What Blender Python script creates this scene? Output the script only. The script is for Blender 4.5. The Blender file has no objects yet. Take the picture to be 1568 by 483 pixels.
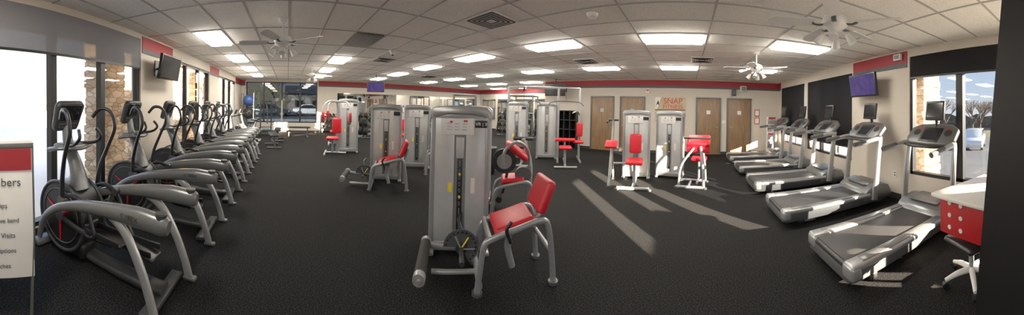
import bpy, bmesh, math, random
from mathutils import Vector, Matrix
random.seed(7)
R=math.radians
scene=bpy.context.scene
H=2.75; CAMH=1.58
XE=3.5; XW=-13.3; YS=-2.45; YN=9.4; YNA=12.5; XB=-5.9

# ------------------------------------------------------------------ materials
def mat(name,col,rough=.5,metal=0,nscale=0,namt=.1,emit=None,estr=0,bump=0,alpha=1,coat=0):
    m=bpy.data.materials.new(name); m.use_nodes=True
    nt=m.node_tree; p=nt.nodes['Principled BSDF']
    p.inputs['Base Color'].default_value=(*col,1)
    p.inputs['Roughness'].default_value=rough
    p.inputs['Metallic'].default_value=metal
    p.inputs['Alpha'].default_value=alpha
    p.inputs['Coat Weight'].default_value=coat
    if emit:
        p.inputs['Emission Color'].default_value=(*emit,1)
        p.inputs['Emission Strength'].default_value=estr
    if nscale:
        tc=nt.nodes.new('ShaderNodeTexCoord'); n=nt.nodes.new('ShaderNodeTexNoise')
        n.inputs['Scale'].default_value=nscale; n.inputs['Detail'].default_value=4
        nt.links.new(tc.outputs['Object'],n.inputs['Vector'])
        r=nt.nodes.new('ShaderNodeValToRGB')
        r.color_ramp.elements[0].position=.3; r.color_ramp.elements[1].position=.7
        r.color_ramp.elements[0].color=(*[max(0,c*(1-namt)) for c in col],1)
        r.color_ramp.elements[1].color=(*[min(1,c*(1+namt)) for c in col],1)
        nt.links.new(n.outputs['Fac'],r.inputs['Fac'])
        nt.links.new(r.outputs['Color'],p.inputs['Base Color'])
        if bump:
            b=nt.nodes.new('ShaderNodeBump'); b.inputs['Strength'].default_value=bump; b.inputs['Distance'].default_value=.01
            nt.links.new(n.outputs['Fac'],b.inputs['Height']); nt.links.new(b.outputs['Normal'],p.inputs['Normal'])
    return m

SILVER=mat('silver_paint',(.35,.36,.37),.30,.5,30,.05)
SILVC=mat('cardio_silver',(.17,.177,.183),.30,.5,30,.05)
SILVD=mat('silver_dark',(.10,.104,.11),.4,.4,30,.05)
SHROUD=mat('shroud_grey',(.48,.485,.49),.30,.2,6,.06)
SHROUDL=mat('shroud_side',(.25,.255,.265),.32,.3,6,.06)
RED=mat('red_vinyl',(.54,.004,.014),.42,0,25,.08)
REDP=mat('red_paint',(.27,.004,.012),.6,0,5,.05)
REDD=mat('red_laminate',(.40,.003,.008),.5,0,5,.05)
BLACK=mat('black_plastic',(.008,.008,.010),.4,0,20,.15)
RUB=mat('black_rubber',(.006,.006,.006),.7,0,40,.2)
DGREY=mat('dark_grey',(.028,.030,.033),.45,.1,20,.1)
BELT=mat('tread_belt',(.018,.018,.020),.55,0,80,.15)
WHITE=mat('white_plastic',(.72,.71,.69),.4,0,10,.03)
WALL=mat('wall_paint',(.56,.50,.43),.8,0,3,.03)
STRIP=mat('grey_strip',(.06,.06,.07),.6,0,5,.05)
CEIL=mat('ceiling_tile',(.88,.86,.81),.9,0,45,.10,bump=.3)
GRIDM=mat('ceiling_grid_metal',(.42,.41,.39),.6,0,5,.03)
FRAME=mat('window_frame_black',(.005,.005,.006),.45,.1,10,.1)
SCREEN=mat('screen_black',(.010,.012,.016),.12,0,3,.2)
YEL=mat('yellow_label',(.8,.62,.05),.5,0,10,.05)
PURP=mat('tv_picture',(.02,.015,.06),.15,0,7,.5,emit=(.05,.03,.20),estr=.18)
BLUE=mat('blue_vinyl',(.03,.08,.3),.4,0,10,.1)
TEAL=mat('teal_plastic',(.02,.10,.12),.5,0,10,.1)
LAMP=mat('troffer_lens',(.9,.88,.8),.5,0,10,.02,emit=(1,.92,.78),estr=15)
INK=mat('marker_ink',(.04,.04,.06),.6,0,10,.1)
MIRROR=mat('mirror_glass',(.75,.77,.77),.03,1,2,.02)
BRONZE=mat('dark_skirting',(.02,.02,.022),.6,0,10,.1)
CARW=mat('car_white',(.75,.76,.78),.25,.1,4,.03,coat=.5)
CARB=mat('car_blue',(.05,.12,.22),.25,.3,4,.1,coat=.5)
CARD=mat('car_dark',(.04,.045,.05),.25,.3,4,.1,coat=.5)
BARK=mat('tree_bark',(.12,.08,.06),.9,0,12,.3)

def floor_mat():
    m=bpy.data.materials.new('rubber_floor'); m.use_nodes=True; nt=m.node_tree; p=nt.nodes['Principled BSDF']
    tc=nt.nodes.new('ShaderNodeTexCoord')
    n=nt.nodes.new('ShaderNodeTexNoise'); n.inputs['Scale'].default_value=85; n.inputs['Detail'].default_value=6; n.inputs['Roughness'].default_value=.75
    nl=nt.nodes.new('ShaderNodeTexNoise'); nl.inputs['Scale'].default_value=.8
    for x in (n,nl): nt.links.new(tc.outputs['Object'],x.inputs['Vector'])
    r=nt.nodes.new('ShaderNodeValToRGB'); e=r.color_ramp.elements
    e[0].position=.48; e[0].color=(.002,.002,.0025,1); e[1].position=.70; e[1].color=(.058,.058,.062,1)
    nt.links.new(n.outputs['Fac'],r.inputs['Fac'])
    mx=nt.nodes.new('ShaderNodeMixRGB'); mx.blend_type='MULTIPLY'; mx.inputs[0].default_value=.4
    nt.links.new(r.outputs['Color'],mx.inputs[1]); nt.links.new(nl.outputs['Fac'],mx.inputs[2])
    nt.links.new(mx.outputs[0],p.inputs['Base Color'])
    p.inputs['Roughness'].default_value=.9
    p.inputs['Specular IOR Level'].default_value=.12
    b=nt.nodes.new('ShaderNodeBump'); b.inputs['Strength'].default_value=.6; b.inputs['Distance'].default_value=.006
    nt.links.new(n.outputs['Fac'],b.inputs['Height']); nt.links.new(b.outputs['Normal'],p.inputs['Normal'])
    return m
FLOOR=floor_mat()

def wood_mat():
    m=bpy.data.materials.new('oak_door'); m.use_nodes=True; nt=m.node_tree; p=nt.nodes['Principled BSDF']
    tc=nt.nodes.new('ShaderNodeTexCoord'); mp=nt.nodes.new('ShaderNodeMapping'); mp.inputs['Scale'].default_value=(14,14,1.2)
    n=nt.nodes.new('ShaderNodeTexNoise'); n.inputs['Scale'].default_value=2.5; n.inputs['Detail'].default_value=6
    nt.links.new(tc.outputs['Object'],mp.inputs[0]); nt.links.new(mp.outputs[0],n.inputs['Vector'])
    r=nt.nodes.new('ShaderNodeValToRGB'); e=r.color_ramp.elements
    e[0].position=.3; e[0].color=(.16,.085,.038,1); e[1].position=.7; e[1].color=(.26,.155,.08,1)
    nt.links.new(n.outputs['Fac'],r.inputs['Fac']); nt.links.new(r.outputs['Color'],p.inputs['Base Color'])
    p.inputs['Roughness'].default_value=.45
    return m
WOOD=wood_mat()

def stone_mat():
    m=bpy.data.materials.new('ledge_stone'); m.use_nodes=True; nt=m.node_tree; p=nt.nodes['Principled BSDF']
    tc=nt.nodes.new('ShaderNodeTexCoord'); mp=nt.nodes.new('ShaderNodeMapping'); mp.inputs['Scale'].default_value=(3,3,6)
    v=nt.nodes.new('ShaderNodeTexVoronoi'); v.inputs['Scale'].default_value=1.3
    v2=nt.nodes.new('ShaderNodeTexVoronoi'); v2.feature='DISTANCE_TO_EDGE'; v2.inputs['Scale'].default_value=1.3
    nt.links.new(tc.outputs['Object'],mp.inputs[0])
    for x in (v,v2): nt.links.new(mp.outputs[0],x.inputs['Vector'])
    r=nt.nodes.new('ShaderNodeValToRGB'); e=r.color_ramp.elements
    e[0].position=.1; e[0].color=(.42,.29,.17,1); e[1].position=.9; e[1].color=(.70,.56,.39,1)
    sp=nt.nodes.new('ShaderNodeSeparateColor'); nt.links.new(v.outputs['Color'],sp.inputs[0]); nt.links.new(sp.outputs[0],r.inputs['Fac'])
    r2=nt.nodes.new('ShaderNodeValToRGB'); r2.color_ramp.elements[0].color=(.4,.35,.3,1); r2.color_ramp.elements[1].position=.08
    nt.links.new(v2.outputs['Distance'],r2.inputs['Fac'])
    mx=nt.nodes.new('ShaderNodeMixRGB'); mx.blend_type='MULTIPLY'; mx.inputs[0].default_value=1
    nt.links.new(r.outputs['Color'],mx.inputs[1]); nt.links.new(r2.outputs['Color'],mx.inputs[2])
    nt.links.new(mx.outputs[0],p.inputs['Base Color']); p.inputs['Roughness'].default_value=.9
    return m
STONE=stone_mat()
GROUND=mat('concrete_ground',(.72,.69,.65),.9,0,.5,.08)
ASPH=mat('asphalt_road',(.10,.10,.105),.9,0,.8,.25)
GRASS=mat('dry_grass',(.16,.14,.08),.95,0,1.5,.3)

def thin(name,tint,fac,rough=.02,gloss=None):
    m=bpy.data.materials.new(name); m.use_nodes=True; nt=m.node_tree; nt.nodes.clear()
    o=nt.nodes.new('ShaderNodeOutputMaterial'); mx=nt.nodes.new('ShaderNodeMixShader')
    t=nt.nodes.new('ShaderNodeBsdfTransparent'); t.inputs[0].default_value=(*tint,1)
    if gloss:
        g=nt.nodes.new('ShaderNodeBsdfDiffuse'); g.inputs[0].default_value=(*gloss,1)
    else:
        g=nt.nodes.new('ShaderNodeBsdfGlossy'); g.inputs['Roughness'].default_value=rough
    mx.inputs[0].default_value=fac
    nt.links.new(t.outputs[0],mx.inputs[1]); nt.links.new(g.outputs[0],mx.inputs[2]); nt.links.new(mx.outputs[0],o.inputs[0])
    return m
GLASS=thin('window_glass',(.95,.96,.96),.04)
GLASST=thin('tinted_glass',(.16,.19,.22),.06)
GLASSE=thin('lightly_tinted_glass',(.46,.49,.52),.05)
SHADE=thin('roller_shade_mesh',(.5,.5,.5),.92,gloss=(.02,.02,.023))
SHADEL=thin('roller_shade_mesh_light',(.8,.8,.8),.84,gloss=(.22,.22,.24))

# ------------------------------------------------------------------ mesh builder
def crom(P,steps):
    P=[Vector(p) for p in P]
    if len(P)<3 or steps<=1: return P
    Q=[2*P[0]-P[1]]+P+[2*P[-1]-P[-2]]
    out=[]
    for i in range(1,len(Q)-2):
        a,b,c,d=Q[i-1:i+3]
        for k in range(steps):
            t=k/steps
            out.append(.5*((2*b)+(c-a)*t+(2*a-5*b+4*c-d)*t*t+(3*b-a-3*c+d)*t**3))
    out.append(P[-1]); return out

class B:
    def __init__(s,name):
        s.name=name; s.v=[]; s.f=[]; s.fm=[]; s.sm=[]; s.mats=[]; s.M=Matrix.Identity(4); s.kids=[]
    def mi(s,m):
        if m not in s.mats: s.mats.append(m)
        return s.mats.index(m)
    def add(s,vs,fs,m,smooth=False):
        o=len(s.v); s.v+= [s.M@Vector(p) for p in vs]; k=s.mi(m)
        for f in fs:
            s.f.append([i+o for i in f]); s.fm.append(k); s.sm.append(smooth)
    def box(s,c,size,m,rot=(0,0,0),bev=0,seg=2):
        T=Matrix.Translation(c)@(Matrix.Rotation(rot[2],4,'Z')@Matrix.Rotation(rot[1],4,'Y')@Matrix.Rotation(rot[0],4,'X'))
        bm=bmesh.new(); bmesh.ops.create_cube(bm,size=1)
        for v in bm.verts: v.co=Vector((v.co.x*size[0],v.co.y*size[1],v.co.z*size[2]))
        if bev>0:
            bmesh.ops.bevel(bm,geom=bm.edges[:],offset=min(bev,min(size)*.49),segments=seg,profile=.5,affect='EDGES')
        bm.verts.index_update()
        s.add([T@v.co for v in bm.verts],[[v.index for v in f.verts] for f in bm.faces],m,bev>0)
        bm.free()
    def tube(s,pts,r,m,n=10,steps=5,sec=None,ref=None,power=1.0,cap=True):
        P=crom(pts,steps); N=len(P); k=len(pts)
        def rad(i):
            if not isinstance(r,(list,tuple)): return r
            u=i/(N-1)*(k-1); j=min(int(u),k-2); t=u-j
            return r[j]*(1-t)+r[j+1]*t
        a0=None; vs=[]; A,Bs=(sec or (1,1))
        for i,p in enumerate(P):
            t=(P[min(i+1,N-1)]-P[max(i-1,0)]).normalized()
            if ref is not None: a=Vector(ref)-Vector(ref).dot(t)*t
            else:
                a=(a0 if a0 is not None else (Vector((0,0,1)) if abs(t.z)<.9 else Vector((1,0,0))))
                a=a-a.dot(t)*t
            if a.length<1e-5: a=t.orthogonal()
            a.normalize(); a0=a; b=t.cross(a); rr=rad(i)
            for q in range(n):
                w=2*math.pi*q/n; c,d=math.cos(w),math.sin(w)
                c=math.copysign(abs(c)**power,c); d=math.copysign(abs(d)**power,d)
                vs.append(p+a*(c*rr*A)+b*(d*rr*Bs))
        fs=[]
        for i in range(N-1):
            for q in range(n):
                q2=(q+1)%n; fs.append([i*n+q,i*n+q2,(i+1)*n+q2,(i+1)*n+q])
        s.add(vs,fs,m,True)
        if cap: s.add(vs[:n],[list(range(n))[::-1]],m); s.add(vs[-n:],[list(range(n))],m)
    def cyl(s,p0,p1,r0,m,r1=None,n=20):
        r1=r0 if r1 is None else r1
        s.tube([p0,p1],[r0,r1],m,n=n,steps=1)
    def prism(s,out,w,m,axis='Y',off=0,bev=0):
        def P(a,b,c):
            return {'Y':(a,c,b),'X':(c,a,b),'Z':(a,b,c)}[axis]
        bm=bmesh.new()
        lo=[bm.verts.new(P(a,b,off-w/2)) for a,b in out]; hi=[bm.verts.new(P(a,b,off+w/2)) for a,b in out]
        n=len(out); bm.faces.new(lo); bm.faces.new(hi[::-1])
        for i in range(n): bm.faces.new([lo[i],hi[i],hi[(i+1)%n],lo[(i+1)%n]])
        bmesh.ops.recalc_face_normals(bm,faces=bm.faces[:])
        if bev: bmesh.ops.bevel(bm,geom=bm.edges[:],offset=bev,segments=2,profile=.5,affect='EDGES')
        bm.verts.index_update()
        s.add([v.co for v in bm.verts],[[v.index for v in f.verts] for f in bm.faces],m,bev>0); bm.free()
    def lathe(s,c,prof,m,n=20):
        vs=[];fs=[]
        for r,z in prof:
            for q in range(n): w=2*math.pi*q/n; vs.append((c[0]+r*math.cos(w),c[1]+r*math.sin(w),c[2]+z))
        for i in range(len(prof)-1):
            for q in range(n): q2=(q+1)%n; fs.append([i*n+q,i*n+q2,(i+1)*n+q2,(i+1)*n+q])
        s.add(vs,fs,m,True)
    def sphere(s,c,r,m,n=14,sc=(1,1,1)):
        k=8; vs=[];fs=[]
        for i in range(k+1):
            ph=math.pi*i/k
            for q in range(n):
                w=2*math.pi*q/n; vs.append((c[0]+sc[0]*r*math.sin(ph)*math.cos(w),c[1]+sc[1]*r*math.sin(ph)*math.sin(w),c[2]+sc[2]*r*math.cos(ph)))
        for i in range(k):
            for q in range(n): q2=(q+1)%n; fs.append([i*n+q,(i+1)*n+q,(i+1)*n+q2,i*n+q2])
        s.add(vs,fs,m,True)
    def text(s,body,size,loc,rot,m,ext=.002):
        s.kids.append((body,size,loc,rot,m,ext))
    def done(s,loc=(0,0,0),rz=0,scale=1):
        me=bpy.data.meshes.new(s.name); me.from_pydata(s.v,[],s.f)
        for m in s.mats: me.materials.append(m)
        me.polygons.foreach_set('material_index',s.fm); me.polygons.foreach_set('use_smooth',s.sm)
        me.update(); o=bpy.data.objects.new(s.name,me); scene.collection.objects.link(o)
        o.location=loc; o.rotation_euler=(0,0,rz); o.scale=(scale,)*3
        for (body,size,l,r,m,ext) in s.kids:
            c=bpy.data.curves.new('lettering','FONT'); c.body=body; c.size=size; c.extrude=ext; c.align_x='CENTER'; c.align_y='CENTER'
            c.materials.append(m); t=bpy.data.objects.new('lettering',c); scene.collection.objects.link(t)
            t.parent=o; t.location=l; t.rotation_euler=r
        return o

def inst(o,loc,rz,scale=1):
    n=bpy.data.objects.new(o.name.split('.')[0],o.data); scene.collection.objects.link(n)
    n.location=loc; n.rotation_euler=(0,0,rz); n.scale=(scale,)*3; return n

# ------------------------------------------------------------------ room shell
def wall(name,axis,c,out,a0,a1,ops=(),T=.2,m=WALL):
    b=B(name)
    def seg(p,q,z0,z1):
        if q-p<1e-4 or z1-z0<1e-4: return
        mid=c+out*T/2
        if axis=='X': b.box(((p+q)/2,mid,(z0+z1)/2),(q-p,T,z1-z0),m)
        else: b.box((mid,(p+q)/2,(z0+z1)/2),(T,q-p,z1-z0),m)
    cur=a0
    for (p,q,z0,z1) in sorted(ops):
        seg(cur,p,0,H); seg(p,q,0,z0); seg(p,q,z1,H); cur=q
    seg(cur,a1,0,H)
    return b.done()

fl=B('floor'); fl.box(((XE+XW)/2,(YS+YNA)/2,-.05),(XE-XW+.4,YNA-YS+.4,.1),FLOOR); fl.done()
ce=B('ceiling'); ce.box(((XE+XW)/2,(YS+YNA)/2,H+.05),(XE-XW+.4,YNA-YS+.4,.1),CEIL); ce.done()
TX,TY=1.075,.54
g=B('ceiling_grid')
k=-14
while True:
    xx=1.9+TX/2+TX*k
    if xx>XE: break
    if xx>XW: g.box((xx,(YS+YNA)/2,H-.003),(.024,YNA-YS,.008),GRIDM)
    k+=1
k=-8
while True:
    yy=1.35+TY/2+TY*k
    if yy>YNA: break
    if yy>YS: g.box(((XE+XW)/2,yy,H-.0035),(XE-XW,.024,.009),GRIDM)
    k+=1
g.done()

SUN_SLOTS=[(-1.62,-1.05,1.3),(-.58,.0,.5),(.17,.80,.45)]  # added out-of-view openings, sized to cast the sun streaks on the floor
S_OPS=[(-.2,.9,.1,2.62),(-3.76,-1.0,.1,2.66),(-7.7,-5.07,.3,2.5),(-11.7,-8.85,.3,2.5)]
W_OPS=[(-2.2,1.55,.5,2.62)]
E_OPS=[(a,b_,z,2.05) for a,b_,z in SUN_SLOTS]+[(1.05,2.95,.5,2.6),(4.65,6.9,.5,2.5),(7.1,9.1,.5,2.5)]
wall('wall_south','X',YS,-1,XW-.2,XE+.2,S_OPS)
wall('wall_west','Y',XW,-1,YS,YNA,W_OPS)
wall('wall_east','Y',XE,1,YS,YN,E_OPS)
wall('wall_north','X',YN,1,XB+.2,XE+.2)
wall('wall_north_far','X',YNA,1,XW-.2,XB+.2)
wall('wall_alcove','Y',XB,1,YN,YNA)

wn=[0]
def window(axis,c,a0,a1,z0,z1,mulls,out,glass=GLASS,rail=None,shade=None,smat=None,mw=.035,fw=.055):
    wn[0]+=1; b=B('window_%d'%wn[0]); cc=c+out*.08; D=.1
    def bar(p,q,za,zb,d=D,m=FRAME,o=0):
        if axis=='X': b.box(((p+q)/2,cc+o,(za+zb)/2),(q-p,d,zb-za),m)
        else: b.box((cc+o,(p+q)/2,(za+zb)/2),(d,q-p,zb-za),m)
    bar(a0,a1,z0,z0+fw); bar(a0,a1,z1-fw,z1); bar(a0,a0+fw,z0,z1); bar(a1-fw,a1,z0,z1)
    for mm in mulls: bar(mm-mw,mm+mw,z0,z1)
    if rail: bar(a0,a1,rail-.025,rail+.025)
    bar(a0+fw,a1-fw,z0+fw,z1-fw,.006,glass)
    if shade:
        bar(a0+.02,a1-.02,shade,z1,.004,smat or SHADE,-out*.075)
        bar(a0+.02,a1-.02,shade-.02,shade+.01,.02,FRAME,-out*.075)
    return b.done()
window('X',YS,-.2,.9,.1,2.62,[],-1,rail=1.05)
window('X',YS,-3.76,-1.0,.1,2.66,[-1.9,-2.8],-1,shade=2.15,smat=SHADEL,mw=.045)
window('X',YS,-7.7,-5.07,.3,2.5,[-5.9,-6.8],-1)
window('X',YS,-11.7,-8.85,.3,2.5,[-9.8,-10.75],-1)
window('Y',XW,-2.2,1.55,.5,2.62,[-1.25,-.3,.65],-1,glass=GLASST)
for a,b_,z in SUN_SLOTS: window('Y',XE,a,b_,z,2.05,[],1,fw=.03)  # frames and glass for the added sun-streak openings
window('Y',XE,1.05,2.95,.5,2.6,[1.95],1,shade=2.22,glass=GLASSE,mw=.06)
window('Y',XE,4.65,6.9,.5,2.5,[5.4,6.15],1,shade=.8)
window('Y',XE,7.1,9.1,.5,2.5,[7.8,8.5],1,shade=.8)

def trim(name,axis,c,inn,segs,z0,z1,m,d=.012):
    b=B(name)
    for p,q in segs:
        if axis=='X': b.box(((p+q)/2,c+inn*d/2,(z0+z1)/2),(q-p,d,z1-z0),m)
        else: b.box((c+inn*d/2,(p+q)/2,(z0+z1)/2),(d,q-p,z1-z0),m)
    return b.done()
tz=[('X',YS,1,[(XW,-11.75),(-8.8,-7.75),(-5.02,-3.8),(-.95,-.25),(.95,XE)]),
    ('Y',XW,1,[(YS,-2.25),(1.6,YNA)]),('X',YN,-1,[(XB,XE)]),('X',YNA,-1,[(XW,XB)]),
    ('Y',XB,-1,[(YN,YNA)]),('Y',XE,-1,[(YS,.95),(3.0,4.6),(9.15,YN)])]
for i,(ax,c,inn,sg) in enumerate(tz):
    trim('trim_%d'%(i*2+1),ax,c,inn,sg,H-.25,H-.035,REDP)
    trim('trim_%d'%(i*2+2),ax,c,inn,sg,H-.33,H-.25,STRIP,.014)
for nm,ax,c,inn,sg in [('south','X',YS,1,[(XW,XE)]),('west','Y',XW,1,[(YS,YNA)]),('north','X',YN,-1,[(XB,XE)]),('north_far','X',YNA,-1,[(XW,XB)]),('east','Y',XE,-1,[(YS,YN)])]:
    trim('baseboard_'+nm,ax,c,inn,sg,0,.1,BRONZE,.015)

for i,(a0,a1) in enumerate([(-3.74,-2.8),(-2.55,-1.6),(.31,1.22),(1.46,2.38)]):
    b=B('door_%d'%(i+1)); xm=(a0+a1)/2; w=a1-a0; Y=YN-.003
    b.box((xm,Y-.02,1.02),(w-.08,.04,2.03),WOOD,bev=.004)
    b.box((a0+.015,Y-.03,1.04),(.05,.06,2.08),SILVD); b.box((a1-.015,Y-.03,1.04),(.05,.06,2.08),SILVD); b.box((xm,Y-.03,2.075),(w,.06,.05),SILVD)
    hx=a0+.12 if i%2 else a1-.12
    b.cyl((hx,Y-.04,1.0),(hx,Y-.09,1.0),.022,SILVER,n=12); b.tube([(hx,Y-.09,1.0),(hx+(.1 if i%2 else -.1),Y-.09,1.0)],.011,SILVER,n=8,steps=1)
    b.box((xm,Y-.043,1.55),(.14,.006,.14),WHITE if i>1 else SILVER)
    b.done()

# ------------------------------------------------------------------ ceiling fixtures
def troffer():
    b=B('ceiling_light')
    b.box((0,0,-.006),(TX-.03,TY-.03,.012),WHITE)
    x0,y0,x1,y1=TX/2-.05,TY/2-.05,TX/2-.07,TY/2-.07; z1=-.045
    v=[(-x0,-y0,-.012),(x0,-y0,-.012),(x0,y0,-.012),(-x0,y0,-.012),(-x1,-y1,z1),(x1,-y1,z1),(x1,y1,z1),(-x1,y1,z1)]
    b.add(v,[[7,6,5,4],[0,1,5,4][::-1],[1,2,6,5][::-1],[2,3,7,6][::-1],[3,0,4,7][::-1]],LAMP)
    return b
t0=troffer().done((1.9,4.05,H-.006))
pos=[]
for yy in (-1.35,1.35,4.05,6.75,9.45,11.9):
    for kx in range(7):
        xx=1.9-2.15*kx
        if yy==4.05 and kx==0: continue
        if yy>9 and xx>XB-.6: continue
        if yy==1.35 and kx in (0,1,2,3): continue
        if yy==-1.35 and kx in (0,1,2): continue
        pos.append((xx,yy))
pos+=[(-.25,-1.35)]
for p in pos: inst(t0,(p[0],p[1],H-.006),0)
b=B('return_air_grille'); b.box((0,0,0),(1.0,.48,.014),SILVD)
for i in range(12): b.box((0,-.22+i*.04,-.01),(.96,.012,.012),DGREY,rot=(.6,0,0))
b.done((-4.55,1.35,H-.008))
def diffuser(loc,s=.5):
    b=B('air_diffuser')
    b.box((0,0,0),(s,s,.012),WHITE)
    for i,q in enumerate((.9,.7,.5,.3)):
        w=s*q/2
        for sx in (-1,1):
            b.box((sx*w,0,-.012),(.010,2*w,.016),DGREY,rot=(0,sx*.6,0)); b.box((0,sx*w,-.012),(2*w,.010,.016),DGREY,rot=(-sx*.6,0,0))
            b.box((sx*(w-.02),0,-.010),(.024,2*w-.04,.006),WHITE); b.box((0,sx*(w-.02),-.010),(2*w-.04,.024,.006),WHITE)
    return b.done((loc[0],loc[1],H-.015))
for p in [(-2.4,2.43),(-2.4,5.67),(.3,5.67),(-6.2,2.43),(-8.8,5.4)]: diffuser(p)
b=B('smoke_detector'); b.lathe((0,0,0),[(0,-.05),(.05,-.048),(.07,-.02),(.075,0)],WHITE); b.done((-1.16,2.87,H-.007))
b=B('security_camera'); b.lathe((0,0,0),[(0,-.1),(.035,-.09),(.055,-.05),(.06,-.02),(.07,-.02),(.07,0)],WHITE); b.sphere((0,0,-.08),.035,BLACK); b.done((-5.1,2.2,H-.007))

def fan(loc,rz):
    b=B('ceiling_fan')
    b.lathe((0,0,H),[(0.0,-.05),(.05,-.05),(.07,-.01),(.07,0)],WHITE)
    b.cyl((0,0,H-.03),(0,0,2.5),.014,WHITE,n=10)
    b.lathe((0,0,2.44),[(0,.09),(.05,.08),(.11,.05),(.13,0),(.12,-.04),(.07,-.07),(.06,-.1),(0,-.1)],WHITE)
    for i in range(5):
        a=2*math.pi*i/5
        b.M=Matrix.Rotation(a,4,'Z')
        b.tube([(.1,0,2.41),(.17,0,2.40),(.22,0,2.415)],.012,SILVD,n=6,steps=2,sec=(.5,2.2),ref=(0,0,1))
        b.M=Matrix.Rotation(a,4,'Z')@Matrix.Translation((.2,0,2.42))@Matrix.Rotation(.25,4,'X')
        b.prism([(0,-.045),(.1,-.06),(.36,-.068),(.42,-.05),(.44,0),(.42,.05),(.36,.068),(.1,.06),(0,.045)],.008,WHITE,axis='Z')
    for i in range(4):
        a=2*math.pi*(i+.4)/4; b.M=Matrix.Rotation(a,4,'Z')
        b.tube([(.04,0,2.35),(.09,0,2.33),(.12,0,2.31)],.01,WHITE,n=6)
        b.tube([(.11,0,2.32),(.14,0,2.285),(.17,0,2.24)],[.018,.035,.045],WHITE,n=12)
    b.M=Matrix.Identity(4)
    return b.done((loc[0],loc[1],0),rz)
fan((1.3,2.0),.3); fan((-3.6,-.08),.9); fan((1.3,4.75),.5); fan((-8,.75),.2)

def tv(name,loc,rz,w,tilt=.15,m=SCREEN,ceil=False):
    b=B(name); h=w*.57
    T=Matrix.Translation((0,-.28,0))@Matrix.Rotation(tilt,4,'X')
    b.M=T; b.box((0,0,0),(w,.06,h),BLACK,bev=.008); b.box((0,-.032,.006),(w-.05,.004,h-.06),m)
    b.box((0,.04,0),(.3,.04,.25),DGREY); b.M=Matrix.Identity(4)
    b.tube([(0,-.24,0),(.06,-.14,0),(0,-.02,0)],.02,BLACK,n=8,steps=1); b.box((0,-.01,0),(.22,.02,.3),BLACK)
    if ceil: b.cyl((0,-.2,0),(0,-.2,H-loc[2]-.005),.02,BLACK,n=8)
    return b.done(loc,rz)
tv('wall_television',(-4.35,YS,2.2),math.pi,.80,.18,SCREEN)
tv('wall_television',(XE,3.92,2.14),-math.pi/2,.80,.15,PURP)
tv('ceiling_television',(-5.0,8.9,2.3),0.1,.85,.1,SCREEN,True)
tv('ceiling_television',(-9.9,3.6,2.25),R(60),.7,.1,PURP,True)

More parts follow.
